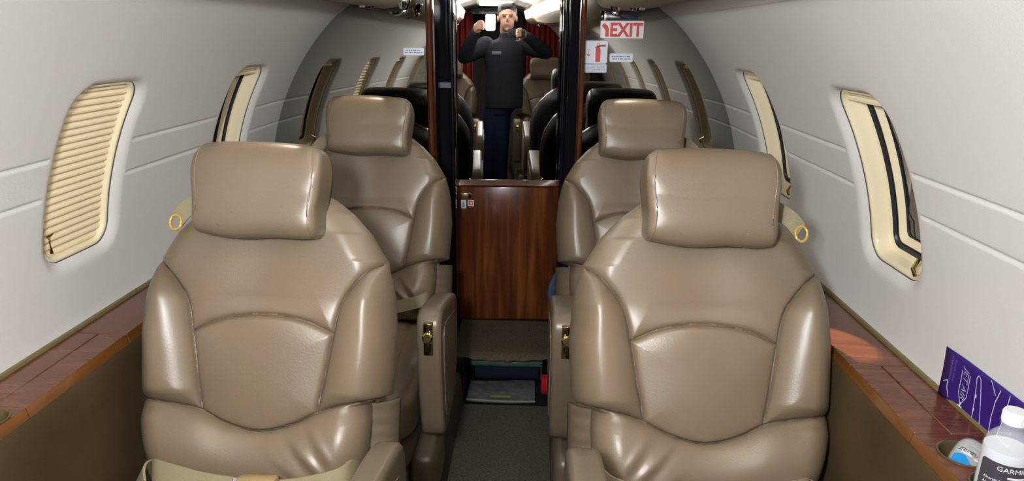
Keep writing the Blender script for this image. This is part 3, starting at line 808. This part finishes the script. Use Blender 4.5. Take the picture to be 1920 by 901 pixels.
wrap(bb, .0308, ang); m.merge(bb, 0)
lab_text('Aircraft Sales', .0056, -.026, .074); lab_text('Aircraft Management', .0056, -.026, .066); lab_text('Flight Training', .0056, -.026, .058)
m.done('label_print', WHITE, bt, smooth=False)
# sanitizer
sn = thing('sanitizer_bottle', 'small clear sanitizer bottle with blue label leaning in the cup holder', 'bottle', (.794, .970, .826), (R(-6), R(15), R(-38)))
b = MB(); b.soft((0, 0, .038), (.0205, .0125, .038), 3.6, 14, 0, None, lambda q: q * np.array((1 - .35 * max(0, q[2] / .038) ** 4, 1 - .3 * max(0, q[2] / .038) ** 4, 1)))
b.done('bottle_body', GLASS, sn)
b = MB(); b.soft((0, 0, .033), (.0185, .0108, .030), 3.6, 10); b.done('gel', mat('gel', (.26, .27, .24), .15, 0, .5), sn)
def sticker_face(y, w, z0, z1, m_, name):
    bb = bmesh.new(); N = 10; L = []
    for i in range(N + 1):
        x = -w / 2 + w * i / N; yy = -y * (1 - abs(x / .0215) ** 3.6) ** (1 / 3.6) - .0006
        L.append([bb.verts.new((x, yy, z0)), bb.verts.new((x, yy, z1 + .006 * math.sin(i * .5)))])
    for A, B in zip(L, L[1:]): bb.faces.new((A[0], B[0], B[1], A[1]))
    return from_bm(name, bb, m_, sn)
sticker_face(.0128, .034, .014, .046, mat('label_blue', (.02, .26, .62), .35), 'label')
sticker_face(.0126, .030, .0535, .0560, mat('label_white', (.75, .75, .75), .4), 'brand_strip')
put_text('lettering', 'germ', .011, mat('navy_ink', (.02, .02, .05), .5), sn, -.0035, -.0136, .0605, shear=.25)
put_text('lettering', 'X', .013, RED, sn, .0125, -.0136, .0605, shear=.2)
# purple brochure against the wall
PURP = mat('brochure_purple', (.030, .010, .16), .35)
br = thing('brochure', 'purple folded brochure with white lettering leaning on the right wall behind the bottle', 'brochure', (.866, 1.0, .918))
by0, by1 = -.175, .158
v, f = [], []
for j in range(13):
    z = -.042 + .094 * j / 12
    for i in range(15):
        y = by0 + (by1 - by0) * i / 14; zz = z * (1 if i < 14 else 1)
        s = math.asin((.918 + z - ZC) / RC); x = RC * math.cos(s) - .866 - .004 - .004 * math.exp(-((by1 - y) / .03) ** 2)
        v.append((x, y, z))
mesh('sheet', v, grid_faces(13, 15, False), PURP, br).modifiers.new('t', 'SOLIDIFY').thickness = .001
def wall_mark(name, bm_, m_):       # x of bm = towards -Y (reading direction), y = up
    for vv in bm_.verts:
        y, z, o = -vv.co.x, vv.co.y, vv.co.z
        s = math.asin((.918 + z - ZC) / RC); x = RC * math.cos(s) - .866 - .0052 - .004 * math.exp(-((by1 - y) / .03) ** 2) - o
        vv.co = Vector((x, y, z))
    mm = MB(); mm.merge(bm_, 0); return mm.done(name, m_, br, smooth=False)
PRINT = mat('brochure_print', (.72, .70, .80), .5)
def rot_text(body, size, x, y, **k):
    t = text_bm(body, size, .0001, **k); bmesh.ops.triangulate(t, faces=t.faces[:])
    for vv in t.verts: vv.co = Vector((vv.co.y + x, -vv.co.x + y, .0003))    # reading downwards
    return t
wall_mark('lettering', rot_text('JET AIR', .0185, -.098, .008, shear=.2), PRINT)
wall_mark('small_print', rot_text('For the safety\nof our passengers', .0075, -.132, .018), mat('brochure_dim_print', (.30, .27, .50), .5))
m = MB()
def wline(pts, w=.0014):
    for (x0, y0), (x1, y1) in zip(pts, pts[1:]):
        n = 6
        for k in range(n):
            a0, a1 = k / n, (k + 1) / n; dx, dy = x1 - x0, y1 - y0; L = math.hypot(dx, dy); nx, ny = -dy / L * w / 2, dx / L * w / 2
            bb = m.bm; q = []
            for (a, sgn) in ((a0, 1), (a1, 1), (a1, -1), (a0, -1)): q.append(bb.verts.new((x0 + dx * a + sgn * nx, y0 + dy * a + sgn * ny, .0003)))
            bb.faces.new(q)
wline([(-.109, .030), (-.109, -.012), (-.098, -.030), (-.087, -.012), (-.087, .030)], .0012)
wline([(-.098, -.026), (-.098, -.041)], .003); wline([(-.104, -.034), (-.092, -.034)], .003)
wline([(-.062, -.040), (-.070, .036), (-.066, .042), (-.060, .038), (-.040, -.042)])
wline([(-.066, .004), (-.063, .004)], .006); wline([(-.065, -.02), (-.062, -.02)], .006)
wline([(-.035, .05), (-.020, .030)]); wline([(-.010, .045), (-.018, .020), (-.020, -.01), (-.016, -.042)])
wline([(.012, .048), (.006, .0), (.0, -.042)]); wline([(.012, .03), (.05, .034), (.09, .03)]); wline([(.010, .024), (.05, .027), (.09, .022)])
wline([(-.150, -.012), (-.140, -.005), (-.138, -.02), (-.130, -.034)])
bm_ = m.bm; wall_mark('route_pattern', bm_, PRINT)

# ------------------------------------------------------------------ aisle things
ex = thing('fire_extinguisher', 'red fire extinguisher on the floor behind the right rear seat, its end showing', 'extinguisher', (.157, 2.44, .138))
Mv = Matrix.Translation((0, 0, .040)) @ Matrix.Rotation(R(90), 4, 'Y')
b = MB(); b.lathe([(0, .0), (.034, .0), (.039, .006), (.039, .150), (.034, .165), (.018, .178), (.014, .182), (.014, .20), (0, .20)], 32, 0, Mv); b.done('cylinder', mat('extinguisher_red', (.42, .008, .012), .22), ex)
b = MB(); b.prism([(.0395 * math.cos(R(a)), .0395 * math.sin(R(a))) for a in range(200, 256, 5)] + [(.037 * math.cos(R(a)), .037 * math.sin(R(a))) for a in range(255, 199, -5)], .022, .090, 'z', M=Mv @ Matrix.Rotation(R(80), 4, 'Z')); b.done('label', BLACK, ex)
b = MB(); b.tube([(.0392 * math.cos(2 * PI * k / 32), .0392 * math.sin(2 * PI * k / 32), .10) for k in range(32)], .0016, 6, closed=True, M=Mv); b.done('band', CHROME, ex)
b = MB(); b.box((-.01, -.05, .195), (.01, .02, .205), .003, M=Mv); b.box((-.01, -.055, .212), (.01, .02, .222), .003, M=Mv); b.tube([(0, .01, .2), (0, .01, .215)], .006, 8, M=Mv); b.done('handle', BLACK, ex)
# blue garment hanging behind the right rear armrest
v, f = [], []
for j in range(25):
    for i in range(13):
        a = i / 12; z = .70 - .30 * j / 24
        x = .205 + .10 * a + (-.040) * math.sin(PI * min(1, j / 15)) * (1 - a); y = 2.33 + .020 * math.sin(a * 9) + .012 * math.sin(j * .5 + a * 4)
        v.append((x, y, z))
o = mesh('blue_jacket', v, grid_faces(25, 13), add_bump(mat('blue_cloth', (.035, .055, .10), .85, 0, .1), 150, .5, .003)); m_ = o.modifiers.new('t', 'SOLIDIFY'); m_.thickness = .02
m_ = o.modifiers.new('s', 'SUBSURF'); m_.levels = m_.render_levels = 1
tag(o, 'blue cloth garment tucked between the right rear armrest and the wood door', 'garment')

# ------------------------------------------------------------------ forward end of the cabin (seen in the mirror)
b = MB(); b.box((-.9, Y0 - .03, -.03), (-.27, Y0 + .0, 1.8)); b.box((.33, Y0 - .03, -.03), (.9, Y0, 1.8)); b.box((-.27, Y0 - .03, 1.70), (.33, Y0, 1.8)); struct(b.done('wall_front', WOOD_DARK, smooth=False))
b = MB(); b.box((-.6, -2.75, -.03), (.6, Y0 - .03, 0)); b.box((-.6, -2.78, 0), (.6, -2.75, 1.8)); b.box((-.62, -2.75, 0), (-.6, Y0 - .03, 1.8)); b.box((.6, -2.75, 0), (.62, Y0 - .03, 1.8)); b.box((-.6, -2.75, 1.76), (.6, Y0 - .03, 1.8)); struct(b.done('wall_cockpit', mat('cockpit_grey', (.20, .20, .20), .7), smooth=False))
cab = thing('galley_cabinet', 'dark wooden cabinet reflected behind the photographer at the left wall', 'cabinet', (-.46, -1.72, .0))
b = MB(); b.box((-.235, -.25, .14), (.14, .18, 1.34), .006); b.done('body', WOOD_DARK, cab)
for z0, z1 in ((.2, .75), (.8, 1.30)):
    b = MB(); b.box((-.22, .18, z0), (.125, .192, z1), .003); d = b.done('door', WOOD_DARK, cab)
    b = MB(); b.tube([(.09, .205, (z0 + z1) / 2 - .04), (.09, .205, (z0 + z1) / 2 + .04)], .004, 8); b.box((.087, .19, (z0 + z1) / 2 - .04), (.093, .205, (z0 + z1) / 2 - .034)); b.box((.087, .19, (z0 + z1) / 2 + .034), (.093, .205, (z0 + z1) / 2 + .04)); b.done('handle', BRASS, d)
def curtain(x0, x1, y, lab):
    v, f = [], []
    t = thing('curtain', lab, 'curtain', ((x0 + x1) / 2, y, .14))
    NX = 60
    for j in range(10):
        for i in range(NX + 1):
            a = i / NX; x = x0 + (x1 - x0) * a - (x0 + x1) / 2
            v.append((x, .022 * math.sin(a * 2 * PI * (x1 - x0) / .055) * (.7 + .3 * j / 9), 1.55 * (1 - j / 9)))
    o = mesh('fabric', v, grid_faces(10, NX + 1), CURTAIN, t); o.modifiers.new('t', 'SOLIDIFY').thickness = .004
    b = MB(); b.tube([(x0 - (x0 + x1) / 2, 0, 1.555), (x1 - (x0 + x1) / 2, 0, 1.555)], .006, 8); b.done('rail', CHROME, t)
curtain(.34, .70, -1.45, 'red curtain reflected behind the photographer on the right')
curtain(-.40, -.215, -1.30, 'red curtain reflected behind the photographer on the left')

# ------------------------------------------------------------------ photographer, seen only in the mirror
CAMP = Vector((.12, 0, 1.5))
ph = thing('person', 'person in dark navy jacket and jeans photographing the cabin, reflected in the door mirror', 'person', (.06, -.30, 0))
off = Vector(ph.location)
def limb(m, P, r, n=14, smooth_n=5):
    P2 = catmull(P, smooth_n); k = np.linspace(0, len(r) - 1, len(P2)); rr = [float(x) for x in np.interp(k, range(len(r)), r)]
    m.tube(P2, rr, n)
    for e, q in ((P2[0], rr[0]), (P2[-1], rr[-1])):
        bb = bmesh.new(); bmesh.ops.create_icosphere(bb, subdivisions=2, radius=q * .99, matrix=Matrix.Translation(Vector(e))); m.merge(bb)
def torso(m, P, n=28, smooth_n=6):          # P: (x, y, z, half width, half depth)
    Q = catmull(P, smooth_n); bb = bmesh.new(); L = []
    for x, y, z, a, c in Q:
        L.append([bb.verts.new((x + a * np.sign(math.cos(t)) * abs(math.cos(t)) ** .85, y + c * np.sign(math.sin(t)) * abs(math.sin(t)) ** .85, z)) for t in [2 * PI * k / n for k in range(n)]])
    for A, B in zip(L, L[1:]):
        for k in range(n): bb.faces.new((A[k], A[(k + 1) % n], B[(k + 1) % n], B[k]))
    bb.faces.new(L[0][::-1]); bb.faces.new(L[-1]); m.merge(bb)
def ell(m, c, h, p=2.0, n=10, M=None):
    m.soft((0, 0, 0), h, p, n, 0, Matrix.Translation(Vector(c)) @ (M or Matrix.Identity(4)))
def fuse(m, name, mt, voxel, it=4, fn=None):
    m.bm.transform(Matrix.Translation(-off)); o = m.done(name, mt, ph)
    rm = o.modifiers.new('rm', 'REMESH'); rm.mode = 'VOXEL'; rm.voxel_size = voxel; rm.use_smooth_shade = True
    sm_ = o.modifiers.new('smooth', 'SMOOTH'); sm_.iterations = it; sm_.factor = .5
    return o
X0, YB = .078, -.320
HEAD = Vector((.100, -.275, 1.630))
SR, ER, WR = Vector((X0 + .165, YB, 1.405)), Vector((.445, -.225, 1.340)), Vector((.248, -.070, 1.482))
SL, EL, WL = Vector((X0 - .165, YB, 1.395)), Vector((-.278, -.225, 1.295)), Vector((-.170, -.085, 1.520))
LEGS = ((Vector((.060, YB, .88)), Vector((.052, YB + .02, .47)), Vector((.050, YB, .085))), (Vector((-.020, YB, .88)), Vector((-.070, YB + .025, .47)), Vector((-.075, YB, .085))))
m = MB()
torso(m, [(X0 - .055, YB, .82, .095, .08), (X0 - .01, YB, .95, .12, .09), (X0, YB, 1.15, .125, .09), (X0, YB, 1.33, .15, .10), (X0 + .01, YB, 1.41, .12, .08), (X0 + .025, YB + .005, 1.455, .06, .058), (.092, YB + .012, 1.53, .056, .056), (HEAD.x, HEAD.y, HEAD.z - .03, .052, .055)])
for Sx, Ex, Wx in ((SR, ER, WR), (SL, EL, WL)):
    limb(m, [Sx, (Sx + Ex) / 2, Ex], [.052, .046, .040]); limb(m, [Ex, (Ex + Wx) / 2, Wx], [.040, .038, .027])
for Hx, Kx, Ax in LEGS:
    limb(m, [Hx, (Hx + Kx) / 2, Kx], [.082, .072, .054]); limb(m, [Kx, Kx * .6 + Ax * .4 + Vector((0, -.015, 0)), Ax], [.053, .052, .036]); limb(m, [Ax, Ax + Vector((0, .13, -.045))], [.034, .028])
# palms and fingers: right hand round the end of the phone
ell(m, WR + Vector((-.030, .024, .012)), (.040, .016, .040), 2.6, 6, Matrix.Rotation(R(25), 4, 'Z'))
for k, dz in enumerate((.044, .024, .004, -.014)):
    b0 = WR + Vector((-.040, .028, dz + .006)); L = (.9, 1., .95, .8)[k]
    limb(m, [b0, b0 + Vector((-.008 * L, .040, .004)), b0 + Vector((-.026 * L, .052, .002)), b0 + Vector((-.044 * L, .048, -.004))], [.0100, .0092, .0086, .0078], 10, 4)
b0 = WR + Vector((-.030, .014, -.018)); limb(m, [b0, b0 + Vector((-.022, .010, -.024)), b0 + Vector((-.046, .022, -.022))], [.012, .0105, .0088], 10, 4)
# left hand round the lamp
ell(m, WL + Vector((.012, .026, .020)), (.036, .016, .042), 2.6, 6, Matrix.Rotation(R(-20), 4, 'Z'))
for k, dz in enumerate((.040, .020, .0, -.018)):
    b0 = WL + Vector((.014, .034, .022 + dz)); L = (.9, 1., .95, .8)[k]
    limb(m, [b0, b0 + Vector((.014 * L, .036, .010)), b0 + Vector((.040 * L, .044, .010)), b0 + Vector((.058 * L, .036, .004))], [.0100, .0092, .0086, .0078], 10, 4)
b0 = WL + Vector((.028, .012, .010)); limb(m, [b0, b0 + Vector((.028, .0, .026)), b0 + Vector((.056, .012, .040))], [.012, .0105, .0088], 10, 4)
# head: skull, jaw, nose, lips, chin, brow, ears
ell(m, HEAD + Vector((0, -.012, .030)), (.076, .095, .088), 2.2, 10)
ell(m, HEAD + Vector((0, .012, -.045)), (.058, .072, .072), 2.3, 8)
ell(m, HEAD + Vector((0, .088, -.012)), (.012, .020, .026), 2, 5, Matrix.Rotation(R(-18), 4, 'X'))
ell(m, HEAD + Vector((0, .078, -.056)), (.024, .010, .007), 2, 4); ell(m, HEAD + Vector((0, .060, -.100)), (.024, .022, .018), 2, 4)
ell(m, HEAD + Vector((0, .076, .026)), (.052, .014, .010), 2, 5)
for s_ in (-1, 1): ell(m, HEAD + Vector((s_ * .079, -.008, -.008)), (.010, .020, .032), 2, 5, Matrix.Rotation(R(s_ * 12), 4, 'Z'))
fuse(m, 'body', SKIN, .006)
EYE = mat('eye', (.05, .03, .02), .2)
for s_ in (-1, 1):
    b = MB(); b.soft(HEAD - off + Vector((s_ * .031, .078, .008)), (.012, .008, .0075), 2, 6); b.done('eye', EYE, ph)
m = MB()
ell(m, HEAD + Vector((0, -.022, .062)), (.083, .098, .072), 2.3, 12)
ell(m, HEAD + Vector((0, -.060, .005)), (.080, .060, .075), 2.3, 10)
ell(m, HEAD + Vector((.0, .055, .094)), (.062, .034, .026), 2.3, 8, Matrix.Rotation(R(-8), 4, 'Y'))
for s_ in (-1, 1): ell(m, HEAD + Vector((s_ * .076, -.010, .030)), (.009, .024, .034), 2.2, 6)
fuse(m, 'hair', HAIR, .006, 2)
m = MB()
torso(m, [(X0 - .008, YB, .855, .172, .120), (X0 - .004, YB, .90, .175, .124), (X0, YB, 1.02, .172, .120), (X0, YB, 1.18, .172, .120), (X0, YB, 1.32, .188, .122), (X0 + .01, YB, 1.41, .165, .100), (X0 + .025, YB + .004, 1.455, .085, .078), (X0 + .03, YB + .008, 1.50, .068, .070)])
for Sx, Ex, Wx in ((SR, ER, WR), (SL, EL, WL)):
    limb(m, [Sx, (Sx + Ex) / 2 + Vector((0, 0, -.005)), Ex], [.082, .070, .060]); limb(m, [Ex, (Ex + Wx) / 2, Ex * .1 + Wx * .9], [.060, .054, .040])
    q = Ex * .1 + Wx * .9; t = (Wx - Ex).normalized(); limb(m, [q - t * .012, q + t * .008], [.044, .044])
fuse(m, 'jacket', JACKET, .008, 3)
b = MB(); b.box((-.05, .123, .0), (.03, .127, .028), .002, M=Matrix.Translation((-.045, 0, 1.322))); b.done('chest_patch', mat('patch_grey', (.16, .17, .19), .7), ph)
m = MB()
torso(m, [(X0 - .055, YB, .80, .118, .098), (X0 - .025, YB, .87, .140, .106), (X0, YB, .96, .150, .105)])
for Hx, Kx, Ax in LEGS:
    limb(m, [Hx + Vector((0, 0, -.03)), Hx * .5 + Kx * .5, Kx], [.086, .078, .068]); limb(m, [Kx, Kx * .5 + Ax * .5, Ax], [.068, .062, .060])
fuse(m, 'jeans', JEANS, .009, 3)
for Hx, Kx, Ax in LEGS:
    b = MB(); b.soft(Ax - off + Vector((0, .055, -.042)), (.046, .135, .043), 3, 8, 0, None, lambda q: np.array((q[0] * (1 - .2 * (q[1] / .135) ** 2), q[1], q[2] * (1 - .35 * max(0, q[1] / .135))))); b.done('shoe', BLACK, ph)
# phone: the camera sits just in front of its lens
pn = thing('phone', 'black phone held sideways in front of the face, reflected in the door mirror', 'phone', (.12, -.012, 1.5))
b = MB(); b.prism(rrect(.074, .036, .009, 6), -.008, 0, 'y', .002, M=Matrix.Translation((.050, 0, 0))); b.done('case', BLACK, pn)
b = MB(); b.prism(rrect(.015, .015, .005, 6), 0, .002, 'y', .0008, seg=1); b.done('camera_bump', BLACK, pn)
b = MB()
for x, z in ((0, 0), (.0, -.0)): b.lathe([(.0055, 0), (.0062, .0015), (.0055, .002), (.004, .001), (0, .001)], 20, M=Matrix.Translation((x, .0015, z)) @ Matrix.Rotation(R(-90), 4, 'X'))
b.done('lens', mat('lens_glass', (.01, .012, .03), .05), pn)
# the lamp in the left hand
fl = thing('camera_light', 'glowing white lamp beside the phone, reflected in the door mirror', 'lamp', (-.048, -.030, 1.585))
b = MB(); b.prism(rrect(.043, .067, .014, 6), -.016, 0, 'y', .003); b.box((-.075, -.014, -.062), (-.01, -.002, -.030), .004); b.done('body', BLACK, fl)
FLASH = emis('lamp_glow', (.96, .98, 1.), 1000.)
b = MB(); b.prism(rrect(.038, .062, .012, 6), .0, .003, 'y', .001, seg=1); b.done('diffuser', FLASH, fl)

# ------------------------------------------------------------------ reading lights (real spots in the overhead panels)
def spot(x, y, tx, ty, tz, w, size=38, blend=.25):
    l = bpy.data.lights.new('reading_spot', 'SPOT'); l.energy = w; l.color = (1., .86, .66); l.spot_size = R(size); l.spot_blend = blend; l.shadow_soft_size = .008
    o = bpy.data.objects.new('reading_spot', l); link(o); o.location = (x, y, 1.568)
    o.rotation_euler = (Vector((tx, ty, tz)) - Vector(o.location)).to_track_quat('-Z', 'Y').to_euler()
spot(.50, 1.95, .765, 1.37, .876, 130, 8.5, .2); spot(-.43, 1.52, -.46, 1.15, .6, 5, 34)
spot(.43, .82, .46, 1.25, .75, 6, 40); spot(-.43, .82, -.44, 1.25, .75, 6, 40)
spot(.43, 2.32, .46, 2.10, .9, 4, 36); spot(-.43, 2.32, -.50, 2.10, .9, 4, 36)

# ------------------------------------------------------------------ world, camera
w = bpy.data.worlds.new('World'); S.world = w; w.use_nodes = True
w.node_tree.nodes['Background'].inputs[0].default_value = (.03, .035, .06, 1); w.node_tree.nodes['Background'].inputs[1].default_value = .5
RM = [[0.9992717176495423, 0.019188521829810547, -0.03298234278701964], [0.03710344240393615, -0.2868096097824264, 0.9572688140215527], [0.008908920670394086, -0.9577954104956024, -0.2873126916202093]]
cd = bpy.data.cameras.new('Camera'); cam = bpy.data.objects.new('Camera', cd); link(cam)
cd.sensor_width = 36; cd.lens = 1290. / 1920 * 36; cd.clip_start = .01; cd.clip_end = 50
M = Matrix.Identity(4)
for i in range(3):
    M[i][0] = RM[i][0]; M[i][1] = -RM[i][1]; M[i][2] = -RM[i][2]; M[i][3] = CAMP[i]
cam.matrix_world = M
S.camera = cam
S.view_settings.view_transform = 'Standard'; S.view_settings.look = 'None'; S.view_settings.gamma = 1; S.view_settings.use_curve_mapping = False
S.view_settings.exposure = 0.05
S.cycles.max_bounces = 12; S.cycles.glossy_bounces = 8; S.cycles.transmission_bounces = 8; S.cycles.caustics_reflective = False; S.cycles.caustics_refractive = False
S.cycles.sample_clamp_indirect = 6
